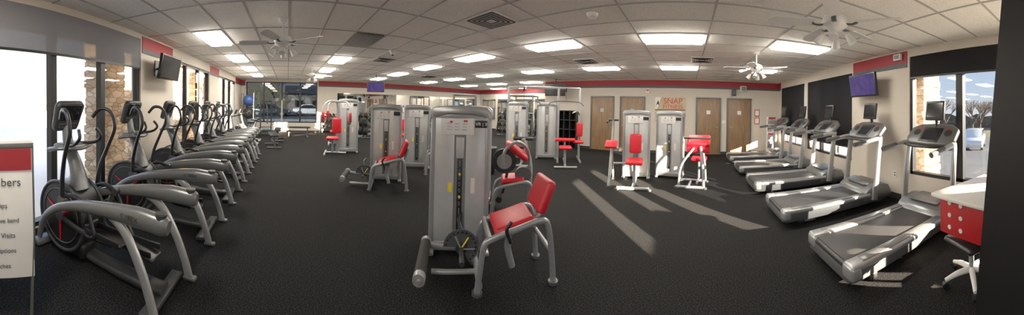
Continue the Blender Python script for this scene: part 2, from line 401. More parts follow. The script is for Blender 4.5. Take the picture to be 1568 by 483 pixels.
# ------------------------------------------------------------------ ellipticals
def arc_trainer():
    b=B('elliptical_trainer'); S=SILVC; hw=.27
    b.tube([(.12,0,.07),(.7,0,.07),(1.45,0,.07)],.045,DGREY,steps=1,n=12,sec=(.8,1.5),ref=(0,0,1),power=.6)
    b.box((1.5,0,.045),(.12,.56,.07),SILVD,bev=.02); b.box((.14,0,.035),(.1,.56,.05),DGREY,bev=.015)
    cx=1.22
    b.cyl((cx,-.15,.41),(cx,.15,.41),.34,BLACK,n=40)
    for sy in (-1,1):
        b.tube([(cx+.34*math.cos(a),sy*.15,.41+.34*math.sin(a)) for a in [2*math.pi*i/28 for i in range(29)]],.018,DGREY,n=6,steps=1,cap=False)
        for j in range(3):
            a=2*math.pi*j/3+.5
            b.tube([(cx+.05*math.cos(a),sy*.156,.41+.05*math.sin(a)),(cx+.25*math.cos(a),sy*.156,.41+.25*math.sin(a))],[.022,.008],RED,n=6,steps=1,sec=(.2,1),ref=(0,1,0))
        b.tube([(cx+.27*math.cos(a),sy*.155,.41+.27*math.sin(a)) for a in [2*math.pi*i/28 for i in range(29)]],.006,SILVD,n=6,steps=1,cap=False)
        b.cyl((cx,sy*.14,.41),(cx,sy*.17,.41),.06,SILVD,n=16)
    b.box((1.2,0,.12),(.55,.24,.16),BLACK,bev=.04)
    b.tube([(1.08,0,.68),(1.14,0,.9),(1.26,0,1.12),(1.30,0,1.32)],[.10,.07,.055,.045],S,n=14,sec=(1,1.1),ref=(1,0,0))
    b.tube([(1.30,-.22,1.08),(1.16,-.19,1.11),(1.08,0,1.10),(1.16,.19,1.11),(1.30,.22,1.08)],.04,S,n=12,sec=(.6,1.2),ref=(0,0,1))
    b.box((1.22,0,1.11),(.2,.34,.06),SILVD,bev=.028)
    b.M=Matrix.Translation((1.27,0,1.42))@Matrix.Rotation(-.35,4,'Y')
    b.prism([(-.17,-.12),(-.15,-.165),(.15,-.165),(.17,-.12),(.19,.12),(.15,.165),(-.15,.165),(-.19,.12)],.07,DGREY,'X',bev=.02)
    b.box((-.037,0,.045),(.006,.29,.17),SCREEN,bev=.002)
    b.box((-.038,0,-.095),(.006,.25,.05),SILVD)
    for j in range(6): b.box((-.042,-.1+.04*j,-.095),(.006,.022,.022),BLACK)
    b.M=Matrix.Identity(4)
    for sy in (-1,1):
        b.tube([(1.20,sy*.08,1.13),(1.02,sy*.15,1.15),(.93,sy*.15,1.22),(.97,sy*.12,1.30)],.017,BLACK,n=8)
        b.tube([(1.08,sy*.24,.60),(1.05,sy*.26,.85),(.96,sy*.30,1.1),(.88,sy*.31,1.3),(.93,sy*.30,1.46),(1.04,sy*.26,1.49),(1.12,sy*.22,1.40)],[.025,.024,.02,.02,.02,.022,.02],BLACK,n=10)
        b.tube([(1.50,sy*.22,.10),(1.38,sy*.24,.34),(1.15,sy*.26,.53),(.85,sy*hw,.65),(.5,sy*hw,.72),(.2,sy*hw,.745),(.0,sy*hw,.735),(-.05,sy*hw,.73)],[.035,.038,.04,.048,.06,.075,.07,.05],S,n=14,sec=(.75,1.0),ref=(0,1,0),power=.85)
        b.cyl((.01,sy*hw,.78),(.01,sy*hw,.815),.042,DGREY,n=14); b.cyl((.01,sy*hw,.80),(.01,sy*hw,.818),.032,BLACK,n=14)
        b.tube([(.46,sy*hw,.70),(.30,sy*(hw+.01),.60),(.16,sy*(hw+.015),.38),(.07,sy*(hw+.02),.16),(.03,sy*(hw+.02),.02)],[.035,.036,.034,.032,.034],SILVER,n=12,sec=(.6,1.15),ref=(0,1,0),power=.85)
        b.box((.02,sy*(hw+.02),.015),(.12,.06,.03),SILVD,bev=.01)
        px,pz=(.46,.24) if sy<0 else (.60,.40)
        b.box((px,sy*.13,pz),(.40,.17,.03),BLACK,rot=(0,.12*sy,0),bev=.012)
        b.box((px+.19,sy*.13,pz+.045),(.03,.17,.08),BLACK,bev=.012); b.box((px,sy*.05,pz+.03),(.36,.014,.05),BLACK,bev=.004); b.box((px,sy*.21,pz+.03),(.36,.014,.05),BLACK,bev=.004)
        b.tube([(px-.05,sy*.13,pz-.04),(px+.25,sy*.17,pz-.03),(1.12,sy*.19,.42)],.024,DGREY,n=8,sec=(1.3,.7),ref=(0,0,1))
        b.tube([(px+.1,sy*.215,pz),(.68,sy*.22,.45),(.78,sy*.22,.68)],.02,BLACK,n=8)
        b.cyl((.78,sy*.18,.67),(.78,sy*.26,.67),.035,DGREY,n=12)
        b.tube([(.78,sy*.21,.67),(.95,sy*.23,.70),(1.08,sy*.23,.66)],.022,BLACK,n=8)
        b.cyl((1.08,sy*.18,.63),(1.08,sy*.27,.63),.04,SILVD,n=14)
    b.text('CYBEX',.05,(.24,.27+.060,.75),(math.pi/2,0,math.pi),DGREY,.001)
    return b
for x in (-1.77,-2.93,-4.08,-5.18,-6.22,-7.2): arc_trainer().done((x,-.80,0),-math.pi/2)

# ------------------------------------------------------------------ treadmills
def treadmill():
    b=B('treadmill'); S=SILVC
    b.prism([(.0,.07),(.02,.17),(.12,.20),(1.5,.22),(1.98,.22),(2.02,.10),(1.95,.06),(.08,.05)],.74,SILVD,'Y',bev=.012)
    for sy in (-1,1):
        b.box((.78,sy*.345,.205),(1.54,.15,.06),SILVER,bev=.022,seg=3)
        b.box((.06,sy*.34,.16),(.12,.17,.13),SILVER,bev=.03)
        b.box((.8,sy*.345,.238),(1.3,.09,.006),S,bev=.002)
        b.box((.3,sy*.33,.03),(.1,.08,.06),BLACK,bev=.01); b.box((1.8,sy*.33,.03),(.12,.08,.06),BLACK,bev=.01)
    b.box((.77,0,.212),(1.46,.53,.016),BELT,bev=.003); b.box((.045,0,.18),(.06,.56,.06),DGREY,bev=.02)
    b.prism([(1.42,.20),(1.48,.28),(1.6,.34),(1.8,.36),(1.98,.31),(2.05,.2),(2.05,.1),(1.42,.1)],.80,S,'Y',bev=.025)
    b.box((1.7,0,.352),(.34,.5,.012),SILVD,rot=(0,-.05,0),bev=.005)
    for sy in (-1,1):
        b.tube([(1.62,sy*.415,.12),(1.66,sy*.42,.45),(1.70,sy*.42,.8),(1.75,sy*.41,1.10),(1.80,sy*.38,1.17)],[.055,.05,.045,.045,.04],SILVER,n=12,sec=(.55,1.2),ref=(0,1,0),power=.7)
        b.tube([(1.78,sy*.39,1.14),(1.6,sy*.41,1.13),(1.36,sy*.42,1.09),(1.18,sy*.42,1.07)],[.045,.04,.034,.034],SILVER,n=12,sec=(.9,1.0),ref=(0,1,0))
        b.tube([(1.45,sy*.42,1.115),(1.3,sy*.42,1.095),(1.17,sy*.42,1.075)],.036,SILVD,n=10)
    b.tube([(1.6,-.38,1.12),(1.5,-.2,1.12),(1.48,0,1.12),(1.5,.2,1.12),(1.6,.38,1.12)],.02,BLACK,n=8)
    b.M=Matrix.Translation((1.80,0,1.25))@Matrix.Rotation(-.75,4,'Y')
    b.prism([(-.19,-.34),(-.10,-.43),(.12,-.42),(.2,-.28),(.22,0),(.2,.28),(.12,.42),(-.10,.43),(-.19,.34),(-.2,0)],.08,SILVD,'Z',bev=.02)
    b.box((-.02,0,.043),(.28,.34,.012),BLACK,bev=.004); b.box((-.04,0,.051),(.18,.26,.006),SCREEN)
    for sy in (-1,1): b.cyl((.02,sy*.28,.03),(.02,sy*.28,.046),.06,BLACK,n=16); b.box((.1,sy*.25,.043),(.04,.03,.01),RED)
    b.M=Matrix.Identity(4)
    b.tube([(1.86,0,1.3),(1.92,0,1.42),(1.9,0,1.5)],.028,BLACK,n=8)
    b.M=Matrix.Translation((1.88,0,1.62))@Matrix.Rotation(.12,4,'Y')
    b.box((0,0,0),(.05,.34,.30),BLACK,bev=.012); b.box((-.028,0,.01),(.004,.29,.22),SCREEN)
    b.M=Matrix.Identity(4)
    return b
t0=treadmill().done((1.35,2.2,0),0)
for y in (3.65,5.1,6.55,8.0): inst(t0,(1.3,y,0),0)

# ------------------------------------------------------------------ strength machines
def tower(b,w=.58,d=.34,h=1.58,ox=0,oy=0,label=True,text=False):
    M0=b.M.copy(); b.M=M0@Matrix.Translation((ox,oy,0))
    for sx in (-1,1):
        b.tube([(sx*w/2,0.03,.04),(sx*w/2,.03,h-.06)],.034,SILVER,n=12,steps=1,sec=(.8,1.2),ref=(1,0,0),power=.6)
        b.tube([(sx*w/2,d-.03,.04),(sx*w/2,d-.03,h-.06)],.028,SILVER,n=12,steps=1,power=.6,ref=(1,0,0))
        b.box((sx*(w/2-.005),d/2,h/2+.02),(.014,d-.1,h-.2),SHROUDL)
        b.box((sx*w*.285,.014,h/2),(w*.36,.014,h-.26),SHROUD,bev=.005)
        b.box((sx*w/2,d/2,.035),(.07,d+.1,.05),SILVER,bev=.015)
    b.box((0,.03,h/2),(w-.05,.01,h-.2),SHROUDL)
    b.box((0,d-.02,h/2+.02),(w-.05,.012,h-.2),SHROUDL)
    b.box((0,.018,h*.72),(.085,.01,.22),SHROUD,bev=.003)
    b.box((0,.022,.62),(.055,.012,.80),BLACK,bev=.004); b.tube([(0,.012,.28),(0,.012,1.0)],.006,SILVER,n=6,steps=1)
    for i in range(14): b.cyl((0,-.002,.52+i*.034),(0,.016,.52+i*.034),.013,YEL if i%7==3 else (SILVD if i%2 else BLACK),n=8)
    b.prism([(-w/2-.035,h-.16),(-w/2-.035,h-.06),(-w/2+.01,h-.015),(-w*.2,h),(w*.2,h),(w/2-.01,h-.015),(w/2+.035,h-.06),(w/2+.035,h-.16),(w/2-.03,h-.12),(w*.2,h-.085),(-w*.2,h-.085),(-w/2+.03,h-.12)],d+.02,SILVER,'Y',off=d/2,bev=.01)
    b.box((0,d/2,h-.13),(w-.02,d-.02,.09),SHROUDL,bev=.01)
    b.box((0,.014,.1),(w-.04,.02,.1),SILVER,bev=.008)
    if label:
        b.box((-.03,.004,h-.22),(w*.60,.012,.17),WHITE,bev=.003)
        for j in range(3):
            for q in range(3): b.box((-.12+j*.08,-.003,h-.19-.03*q),(.05,.003,.006),SHROUDL)
        b.box((-.1,-.004,h-.17),(.03,.002,.02),RED); b.box((.05,-.004,h-.16),(.04,.002,.02),RED)
        b.box((w*.37,-.002,h-.19),(.13,.014,.075),BLACK,bev=.004)
        b.box((-.1,.005,.72),(.045,.008,.10),YEL); b.box((.14,.005,.74),(.045,.008,.16),WHITE)
    if text:
        b.text('VR | 3',.048,(ox+w*.37,oy-.010,h-.19),(math.pi/2,0,0),WHITE)
        b.text('CYBEX',.045,(ox-.15,oy+.001,.1),(math.pi/2,0,0),INK)
    b.M=M0

def sideframe(b,x0,x1,y,z0,z1,r=.025):
    b.tube([(x0-.05,y,.02),(x0-.03,y,.2),(x0,y,z0-.06),(x0+.07,y,z0),((x0+x1)/2,y,(z0+z1)/2+.01),(x1-.08,y,z1),(x1-.01,y,z1-.06),(x1+.03,y,.25),(x1+.05,y,.02)],r,SILVER,n=12,sec=(.85,1.05),ref=(0,1,0),power=.75)
    for xx in (x0-.05,x1+.05): b.cyl((xx,y,0),(xx,y,.025),.045,SILVD,n=14)

def gauge(b,x,y,z,r,m=SILVD):
    out=[(x+r*math.cos(a),z+r*math.sin(a)) for a in [R(-60)+R(240)*i/20 for i in range(21)]]
    b.prism([(x,z)]+out,.012,m,'Y',off=y)
    for i in range(14):
        a=R(-50)+R(220)*i/13; b.cyl((x+r*.85*math.cos(a),y-.012,z+r*.85*math.sin(a)),(x+r*.85*math.cos(a),y,z+r*.85*math.sin(a)),r*.06,BLACK,n=8)
    b.cyl((x,y-.04,z),(x,y+.03,z),r*.3,DGREY,n=16)

def leg_ext(name,loc,rz,sx=0,text=False):
    b=B(name); tower(b,text=text)
    b.M=Matrix.Translation((sx,0,0))
    sideframe(b,.20,.78,-.55,.46,.58); sideframe(b,.22,.76,-.12,.44,.56)
    b.tube([(.17,-.55,.06),(.17,-.12,.06)],.026,SILVER,n=10,steps=1); b.tube([(.8,-.55,.3),(.8,-.12,.3)],.024,SILVER,n=10,steps=1)
    b.tube([(.25,-.55,.46),(.25,-.12,.45)],.024,SILVER,n=10,steps=1)
    b.tube([(.5,-.34,.08),(.45,-.34,.3),(.5,-.34,.48)],.03,SILVER,n=10)
    b.tube([(.17,-.34,.06),(-.25,-.34,.05)],.024,SILVER,n=10,steps=1)
    b.box((.48,-.34,.53),(.38,.38,.08),RED,rot=(0,-.28,0),bev=.036,seg=4)
    b.box((.48,-.34,.485),(.28,.26,.02),BLACK,rot=(0,-.28,0))
    b.box((.77,-.34,.76),(.08,.38,.31),RED,rot=(0,.38,0),bev=.036,seg=4); b.box((.81,-.34,.745),(.02,.22,.2),BLACK,rot=(0,.38,0))
    b.tube([(.66,-.34,.5),(.78,-.34,.56),(.85,-.34,.74)],.026,SILVER,n=10)
    b.tube([(.42,-.59,.44),(.38,-.60,.55),(.42,-.60,.62)],.016,BLACK,n=8)
    gauge(b,.02,-.22,.22,.17)
    b.cyl((.02,-.12,.22),(.02,-.5,.22),.022,DGREY,n=14)
    b.tube([(.02,-.19,.22),(-.14,-.19,.2),(-.3,-.19,.22)],.028,SILVER,n=10,sec=(1.2,.8),ref=(0,0,1))
    b.cyl((-.32,-.14,.23),(-.32,-.76,.23),.016,SILVER,n=10)
    b.cyl((-.32,-.2,.23),(-.32,-.68,.23),.05,RUB,n=20)
    b.cyl((-.32,-.68,.23),(-.32,-.74,.23),.05,SILVER,n=20); b.cyl((-.32,-.15,.23),(-.32,-.2,.23),.05,SILVER,n=20)
    b.tube([(.1,-.2,.24),(.0,-.1,.4),(.02,0.02,.45)],.018,BLACK,n=8)
    for i in range(3): b.cyl((.02,-.26,.22),(.02+.13*math.cos(i),-.26,.22+.13*math.sin(i)),.008,YEL if i==1 else SILVER,n=6)
    b.M=Matrix.Identity(4)
    return b.done((loc[0],loc[1],0),rz)

def press(name,loc,rz,side=-1,arms=True):
    b=B(name); tower(b)
    s=side
    b.tube([(0,-.0,.04),(0,-.85,.04)],.032,SILVER,n=10,steps=1,power=.7); b.tube([(-.32,-.85,.04),(.32,-.85,.04)],.03,SILVER,n=10,steps=1,power=.7)
    for q in (-.32,.32): b.cyl((q,-.85,0),(q,-.85,.03),.045,SILVD,n=12)
    b.tube([(0,-.55,.04),(0,-.52,.3),(0,-.5,.46)],.032,SILVER,n=10)
    b.box((0,-.5,.5),(.36,.38,.085),RED,rot=(.08,0,0),bev=.04,seg=4)
    b.tube([(0,-.12,.04),(0,-.18,.5),(0,-.16,1.05)],.03,SILVER,n=10)
    b.box((0,-.25,.84),(.26,.08,.42),RED,rot=(-.08,0,0),bev=.038,seg=4)
    if arms:
        for q in (-1,1):
            b.tube([(q*.1,-.1,1.42),(q*.34,-.14,1.40),(q*.46,-.3,1.25),(q*.48,-.5,1.0),(q*.46,-.62,.92)],.026,SILVER,n=10)
            b.cyl((q*.46,-.6,.82),(q*.46,-.62,1.0),.02,BLACK,n=10); b.cyl((q*.44,-.62,.92),(q*.3,-.66,.92),.02,BLACK,n=10)
    x=s*.5
    b.tube([(x,-.75,.03),(x,-.6,.35),(x,-.42,.75),(x,-.3,1.15),(x,-.3,1.35)],.03,SILVER,n=10)
    b.tube([(x,-.1,.03),(x,-.3,.4),(x,-.42,.75)],.026,SILVER,n=10); b.tube([(x,-.3,.4),(0,-.2,.4)],.024,SILVER,n=8,steps=1)
    for yy in (-.75,-.1): b.cyl((x,yy,0),(x,yy,.03),.045,SILVD,n=12)
    b.box((x,-.5,.84),(.26,.22,.07),RED,rot=(.6,0,0),bev=.03,seg=3)
    b.cyl((x-.12,-.3,1.35),(x+.12,-.3,1.35),.022,BLACK,n=10); b.cyl((x+s*.1,-.3,1.33),(x+s*.1,-.48,1.3),.022,BLACK,n=10)
    return b.done((loc[0],loc[1],0),rz)

def cam_machine(name,loc,rz):
    b=B(name); tower(b)
    b.M=Matrix.Translation((.42,-.25,0))
    sideframe(b,-.15,.4,-.3,.5,.55); sideframe(b,-.15,.4,.1,.5,.55)
    b.tube([(0,.05,.04),(.02,.02,.6),(.1,0,1.0)],.03,SILVER,n=10)
    b.cyl((.1,-.06,.98),(.1,-.03,.98),.21,SILVER,n=30)
    for i in range(10):
        a=2*math.pi*i/10; b.cyl((.1+.15*math.cos(a),-.07,.98+.15*math.sin(a)),(.1+.15*math.cos(a),-.055,.98+.15*math.sin(a)),.022,BLACK,n=10)
    b.cyl((.1,-.1,.98),(.1,0,.98),.05,DGREY,n=16)
    b.tube([(.1,-.08,.98),(.3,-.1,.8),(.42,-.1,.6)],.024,SILVER,n=10)
    b.box((.3,-.12,.62),(.16,.3,.08),RED,rot=(0,.5,0),bev=.035,seg=3)
    b.cyl((.4,-.3,.35),(.4,.1,.35),.05,RUB,n=14)
    b.M=Matrix.Identity(4)
    return b.done((loc[0],loc[1],0),rz)

def preacher(name,loc,rz):
    b=B(name); tower(b)
    b.M=Matrix.Translation((.55,-.35,0))
    for yy in (-.3,.25):
        b.tube([(-.25,yy,.03),(.35,yy,.03)],.028,SILVER,n=10,steps=1,power=.7)
        for q in (-.25,.35): b.cyl((q,yy,0),(q,yy,.03),.04,SILVD,n=12)
    b.tube([(.32,-.3,.03),(.3,-.27,.4),(.24,-.2,.85)],.03,SILVER,n=10); b.tube([(.32,.25,.03),(.3,.2,.4),(.24,.1,.85)],.03,SILVER,n=10)
    b.tube([(-.2,-.3,.03),(-.15,-.25,.45),(.1,-.2,.82)],.026,SILVER,n=10)
    b.tube([(0,-.3,.03),(0,.25,.03)],.026,SILVER,n=8,steps=1)
    b.box((.18,-.05,.95),(.50,.34,.09),RED,rot=(.55,0,0),bev=.035,seg=3); b.box((.18,-.14,.82),(.50,.07,.22),RED,bev=.028,seg=3)
    b.tube([(-.02,-.05,.6),(-.02,-.1,.9),(.0,-.3,1.02)],.02,SILVER,n=8); b.cyl((-.1,-.32,1.03),(.45,-.32,1.03),.018,BLACK,n=10)
    b.box((.15,.45,.48),(.36,.3,.08),RED,bev=.035,seg=3); b.tube([(.15,.45,.03),(.15,.45,.45)],.03,SILVER,n=10,steps=1); b.tube([(.15,.5,.03),(.15,0,.03)],.026,SILVER,n=8,steps=1)
    b.M=Matrix.Identity(4)
    return b.done((loc[0],loc[1],0),rz)

def crunch(name,loc,rz):
    b=B(name); tower(b)
    b.M=Matrix.Translation((.52,-.2,0))
    sideframe(b,-.1,.42,-.4,.42,.5); sideframe(b,-.1,.42,.05,.42,.5)
    b.tube([(-.15,-.4,.05),(-.15,.05,.05)],.024,SILVER,n=8,steps=1)
    b.box((.15,-.18,.5),(.34,.36,.08),RED,rot=(0,-.1,0),bev=.035,seg=4)
    b.tube([(.4,-.18,.1),(.42,-.18,.7),(.3,-.18,1.1)],.03,SILVER,n=10)
    b.box((.20,-.22,.93),(.38,.36,.10),RED,rot=(.0,.65,0),bev=.045,seg=4)
    b.tube([(.0,-.4,.7),(.02,-.42,.95),(.2,-.4,1.08),(.36,-.3,.95),(.4,-.2,.7)],.022,SILVER,n=10)
    b.cyl((.02,-.30,.78),(.02,-.24,.78),.18,DGREY,n=26); b.cyl((.02,-.33,.78),(.02,-.29,.78),.11,SILVER,n=20)
    b.cyl((.3,-.3,.58),(.3,-.24,.58),.12,SILVD,n=22)
    b.tube([(.08,-.26,.78),(.05,-.26,.5),(0,-.26,.3)],.022,BLACK,n=8)
    b.cyl((-.05,-.42,.25),(-.05,.05,.25),.045,RUB,n=14)
    b.M=Matrix.Identity(4)
    return b.done((loc[0],loc[1],0),rz)

def pecfly(name,loc,rz):
    b=B(name); tower(b,h=1.72)
    b.M=Matrix.Translation((-.35,-.25,0))
    b.tube([(.3,.1,.04),(-.35,.1,.04)],.03,SILVER,n=10,steps=1); b.tube([(-.35,-.35,.04),(-.35,.4,.04)],.03,SILVER,n=10,steps=1)
    b.tube([(.0,.15,.04),(.02,.15,.8),(0,.12,1.55),(-.1,.0,1.66)],.034,SILVER,n=10)
    b.box((-.12,0,.5),(.38,.36,.085),RED,bev=.04,seg=4); b.tube([(-.12,.05,.04),(-.12,0,.46)],.03,SILVER,n=10,steps=1)
    b.box((.0,.06,.88),(.28,.08,.46),RED,bev=.038,seg=4)
    for q in (-1,1):
        b.tube([(0,0,1.62),(q*.25,-.1,1.62),(q*.38,-.2,1.5),(q*.4,-.25,1.3)],.028,SILVER,n=10)
        b.box((q*.4,-.27,1.15),(.10,.12,.30),RED,bev=.04,seg=4); b.cyl((q*.4,-.35,.95),(q*.4,-.35,1.2),.018,BLACK,n=8)
    b.M=Matrix.Identity(4)
    return b.done((loc[0],loc[1],0),rz)

def cable_station(name,loc,rz):
    b=B(name)
    for ox,oy in [(-.55,.0),(.35,.25)]:
        tower(b,ox=ox,oy=oy,h=1.75,label=(ox<0))
    for x in (-.85,.7,1.35):
        b.tube([(x,.2,.03),(x,.2,2.2)],.035,SILVER,n=12,steps=1,power=.6); b.tube([(x,-.35,.04),(x,.6,.04)],.03,SILVER,n=10,steps=1,power=.6)
    b.tube([(-.85,.2,2.2),(1.35,.2,2.2)],.035,SILVER,n=12,steps=1,power=.6)
    b.tube([(-.3,.2,2.2),(-.3,-.35,2.15)],.028,SILVER,n=10,steps=1); b.tube([(.9,.2,2.2),(.9,-.35,2.15)],.028,SILVER,n=10,steps=1)
    for x in (-.3,.9):
        b.cyl((x-.02,-.35,2.1),(x+.02,-.35,2.1),.06,BLACK,n=16); b.cyl((x,-.38,2.06),(x,-.38,1.78),.005,BLACK,n=6)
        b.tube([(x-.5,-.38,1.66),(x-.38,-.38,1.76),(x,-.38,1.78),(x+.38,-.38,1.76),(x+.5,-.38,1.66)],.015,SILVD,n=8)
        b.box((x,-.6,.5),(.36,.34,.085),RED if x>0 else BLACK,bev=.04,seg=4); b.tube([(x,-.6,.03),(x,-.6,.46)],.03,SILVER,n=10,steps=1)
        b.tube([(x,.2,.04),(x,-.95,.04)],.03,SILVER,n=10,steps=1,power=.6); b.tube([(x-.3,-.95,.04),(x+.3,-.95,.04)],.028,SILVER,n=10,steps=1,power=.6)
        b.tube([(x,-.3,.04),(x,-.3,.7)],.026,SILVER,n=8,steps=1); b.cyl((x-.28,-.34,.68),(x+.28,-.34,.68),.05,RED if x>0 else BLACK,n=14)
    b.box((1.35,.05,.95),(.18,.09,.42),RED,bev=.04,seg=3); b.box((1.3,-.1,.6),(.3,.3,.08),RED,bev=.035,seg=3)
    b.tube([(1.35,.2,.7),(1.35,.08,.75)],.024,SILVER,n=8,steps=1)
    b.tube([(1.35,.2,1.4),(1.25,-.15,1.5),(1.1,-.3,1.45)],.022,SILVER,n=8)
    return b.done((loc[0],loc[1],0),rz)

leg_ext('leg_extension_machine',(-2.07,1.68),R(53),text=True)
leg_ext('leg_extension_machine',(-4.76,1.95),R(66),sx=-.42)
cam_machine('leg_curl_machine',(-5.45,3.05),R(60))
pecfly('pec_fly_machine',(-7.8,1.9),R(77))
crunch('abdominal_crunch_machine',(-3.19,2.84),R(42))
cable_station('cable_pulldown_station',(-4.3,6.3),R(30))
press('seated_row_machine',(-6.3,5.4),R(40),side=1)
press('shoulder_press_machine',(-1.16,5.75),R(8),side=-1,arms=False)
preacher('preacher_curl_machine',(-.42,5.95),R(-8))
press('chest_press_machine',(-8.6,4.2),R(62))
press('chest_press_machine',(-7.6,6.8),R(50))
pecfly('pec_fly_machine',(-9.6,2.3),R(80))

def bike(loc,rz):
    b=B('upright_exercise_bike')
    b.cyl((.35,-.05,.42),(.35,.05,.42),.26,SILVD,n=30)
    for j in range(9):
        a=2*math.pi*j/9; b.cyl((.35+.17*math.cos(a),-.06,.42+.17*math.sin(a)),(.35+.17*math.cos(a),.06,.42+.17*math.sin(a)),.035,BLACK,n=10)
    b.cyl((.35,-.08,.42),(.35,.08,.42),.05,BLACK,n=14)
    b.box((.0,0,.25),(.6,.12,.25),DGREY,bev=.05); b.box((.4,0,.04),(.08,.5,.06),SILVER,bev=.02); b.box((-.4,0,.04),(.08,.5,.06),SILVER,bev=.02)
    b.tube([(-.4,0,.05),(0,0,.12),(.4,0,.05)],.035,SILVER,n=10)
    b.tube([(-.05,0,.3),(-.2,0,.62),(-.28,0,.85)],.035,SILVER,n=10); b.box((-.3,0,.9),(.26,.2,.08),BLACK,bev=.035,seg=3)
    b.tube([(.15,0,.35),(.3,0,.8),(.36,0,1.12)],.035,SILVER,n=10)
    for q in (-1,1):
        b.tube([(.34,0,1.08),(.2,q*.2,1.1),(.02,q*.22,1.14)],.018,BLACK,n=8); b.box((.0,q*.14,.2 if q>0 else .32),(.12,.1,.03),BLACK,bev=.01); b.cyl((.0,q*.07,.26),(.0,q*.1,.26),.1,BLACK,n=16)
    b.box((.38,0,1.2),(.06,.24,.18),DGREY,rot=(0,-.4,0),bev=.02)
    return b.done((loc[0],loc[1],0),rz)
for i,x in enumerate((-8.3,-9.2,-10.1)): bike((x,-1.5),R(-90))

def bench(loc,rz,m=BLACK):
    b=B('weight_bench')
    b.box((0,0,.44),(1.1,.28,.07),m,bev=.03,seg=3)
    for x in (-.42,.42): b.tube([(x,0,.4),(x,0,.05)],.03,SILVD,n=8,steps=1); b.tube([(x,-.25,.03),(x,.25,.03)],.03,SILVD,n=8,steps=1)
    b.tube([(-.42,0,.2),(.42,0,.2)],.025,SILVD,n=8,steps=1)
    return b.done((loc[0],loc[1],0),rz)
bench((-9.0,-.5),R(10)); bench((-10.6,-.4),R(0)); bench((-11.2,7.0),R(90)); bench((-11,5.5),R(80)); bench((-9.5,8.5),R(45))
bench((-11.6,.5),R(90))
def rack(loc,rz,L=2.6):
    b=B('dumbbell_rack')
    for x in (-L/2,L/2): b.prism([(-.25,0),(.25,0),(.2,.08),(.12,.95),(-.02,.95),(-.15,.08)],.06,DGREY,'X',off=x)
    for z,y in ((.3,-.08),(.6,0),(.88,.05)):
        b.box((0,y,z),(L,.26,.03),DGREY,rot=(.2,0,0))
        k=int(L/.2)
        for i in range(k):
            x=-L/2+.12+i*(L-.2)/k
            b.cyl((x,y-.13,z+.08),(x,y-.05,z+.09),.055,RUB,n=8); b.cyl((x,y+.03,z+.1),(x,y+.11,z+.11),.055,RUB,n=8); b.cyl((x,y-.05,z+.09),(x,y+.03,z+.1),.016,SILVER,n=6)
    return b.done((loc[0],loc[1],0),rz)
rack((-12.9,5.2),R(90)); rack((-12.9,8.3),R(90)); rack((-9.8,12.1),0); rack((-7.2,12.1),0,2.0); rack((-12.9,2.45),R(90),1.5)
def plate_tree(loc,rz):
    b=B('weight_plate_tree')
    b.tube([(-.3,0,.03),(.3,0,.03)],.03,SILVD,n=8,steps=1); b.tube([(0,-.3,.03),(0,.3,.03)],.03,SILVD,n=8,steps=1); b.tube([(0,0,.03),(0,0,1.15)],.035,SILVD,n=8,steps=1)
    for i,z in enumerate((.35,.7,1.05)):
        for q in (-1,1):
            b.cyl((0,0,z),(q*.24,0,z+.02),.018,SILVER,n=8); r=.21-.045*i
            for j in range(3): b.cyl((q*(.06+.045*j),0,z),(q*(.095+.045*j),0,z),r,RUB,n=22)
    return b.done((loc[0],loc[1],0),rz)
plate_tree((-11.0,3.4),R(60)); plate_tree((-9.4,10.6),R(40))
b=B('wall_mirror')
for y in (3.4,5.0,6.6,8.2,9.8,11.4): b.box((XW+.012,y,1.35),(.014,1.57,1.5),MIRROR)
b.done()
b=B('wall_mirror')
for x in (-12.4,-10.9,-9.4,-7.9,-6.7): b.box((x,YNA-.012,1.35),(1.3 if x<-7 else 1.0,.014,1.5),MIRROR)
b.done()
def power_rack(loc,rz):
    b=B('squat_rack')
    for x in (-.6,.6):
        for y in (-.5,.5): b.tube([(x,y,.02),(x,y,2.15)],.035,SILVD,n=8,steps=1,power=.6)
        b.tube([(x,-.7,.04),(x,.7,.04)],.035,SILVD,n=8,steps=1); b.tube([(x,-.5,2.15),(x,.5,2.15)],.035,SILVD,n=8,steps=1)
    for y in (-.5,.5): b.tube([(-.6,y,2.15),(.6,y,2.15)],.03,SILVD,n=8,steps=1)
    b.cyl((-1.0,-.56,1.3),(1.0,-.56,1.3),.014,SILVER,n=8)
    for q in (-1,1):
        b.cyl((q*.75,-.56,1.3),(q*.80,-.56,1.3),.22,RUB,n=22); b.cyl((q*.80,-.56,1.3),(q*.84,-.56,1.3),.16,RUB,n=22)
    return b.done((loc[0],loc[1],0),rz)
power_rack((-10.8,9.0),R(50)); power_rack((-7.8,10.4),R(20))
b=B('stretching_rack')
for y in (-.25,.25):
    b.tube([(0,y,.03),(0,y,1.6)],.03,BLACK,n=8,steps=1); b.tube([(-.3,y,.03),(.3,y,.03)],.03,BLACK,n=8,steps=1)
for z in (.4,.8,1.2,1.6): b.tube([(0,-.25,z),(0,.25,z)],.022,BLACK,n=8,steps=1)
b.box((.15,0,.3),(.35,.4,.06),TEAL,bev=.02); b.tube([(0,0,1.6),(.4,0,1.3),(.6,0,.6)],.02,BLACK,n=8)
b.done((-11.8,-1.0,0),.2)
b=B('ball_rack')
for x in (-.3,.3):
    for y in (-.3,.3): b.tube([(x,y,.0),(x,y,2.0)],.018,SILVD,n=8,steps=1)
for z in (.05,.7,1.35):
    for y in (-.25,.25): b.tube([(-.3,y,z),(.3,y,z)],.015,SILVD,n=6,steps=1)
for z,m in ((.34,TEAL),(.99,DGREY),(1.64,BLUE)): b.sphere((0,0,z),.29,m,n=20)
b.done((-12.6,-1.95,0),0)
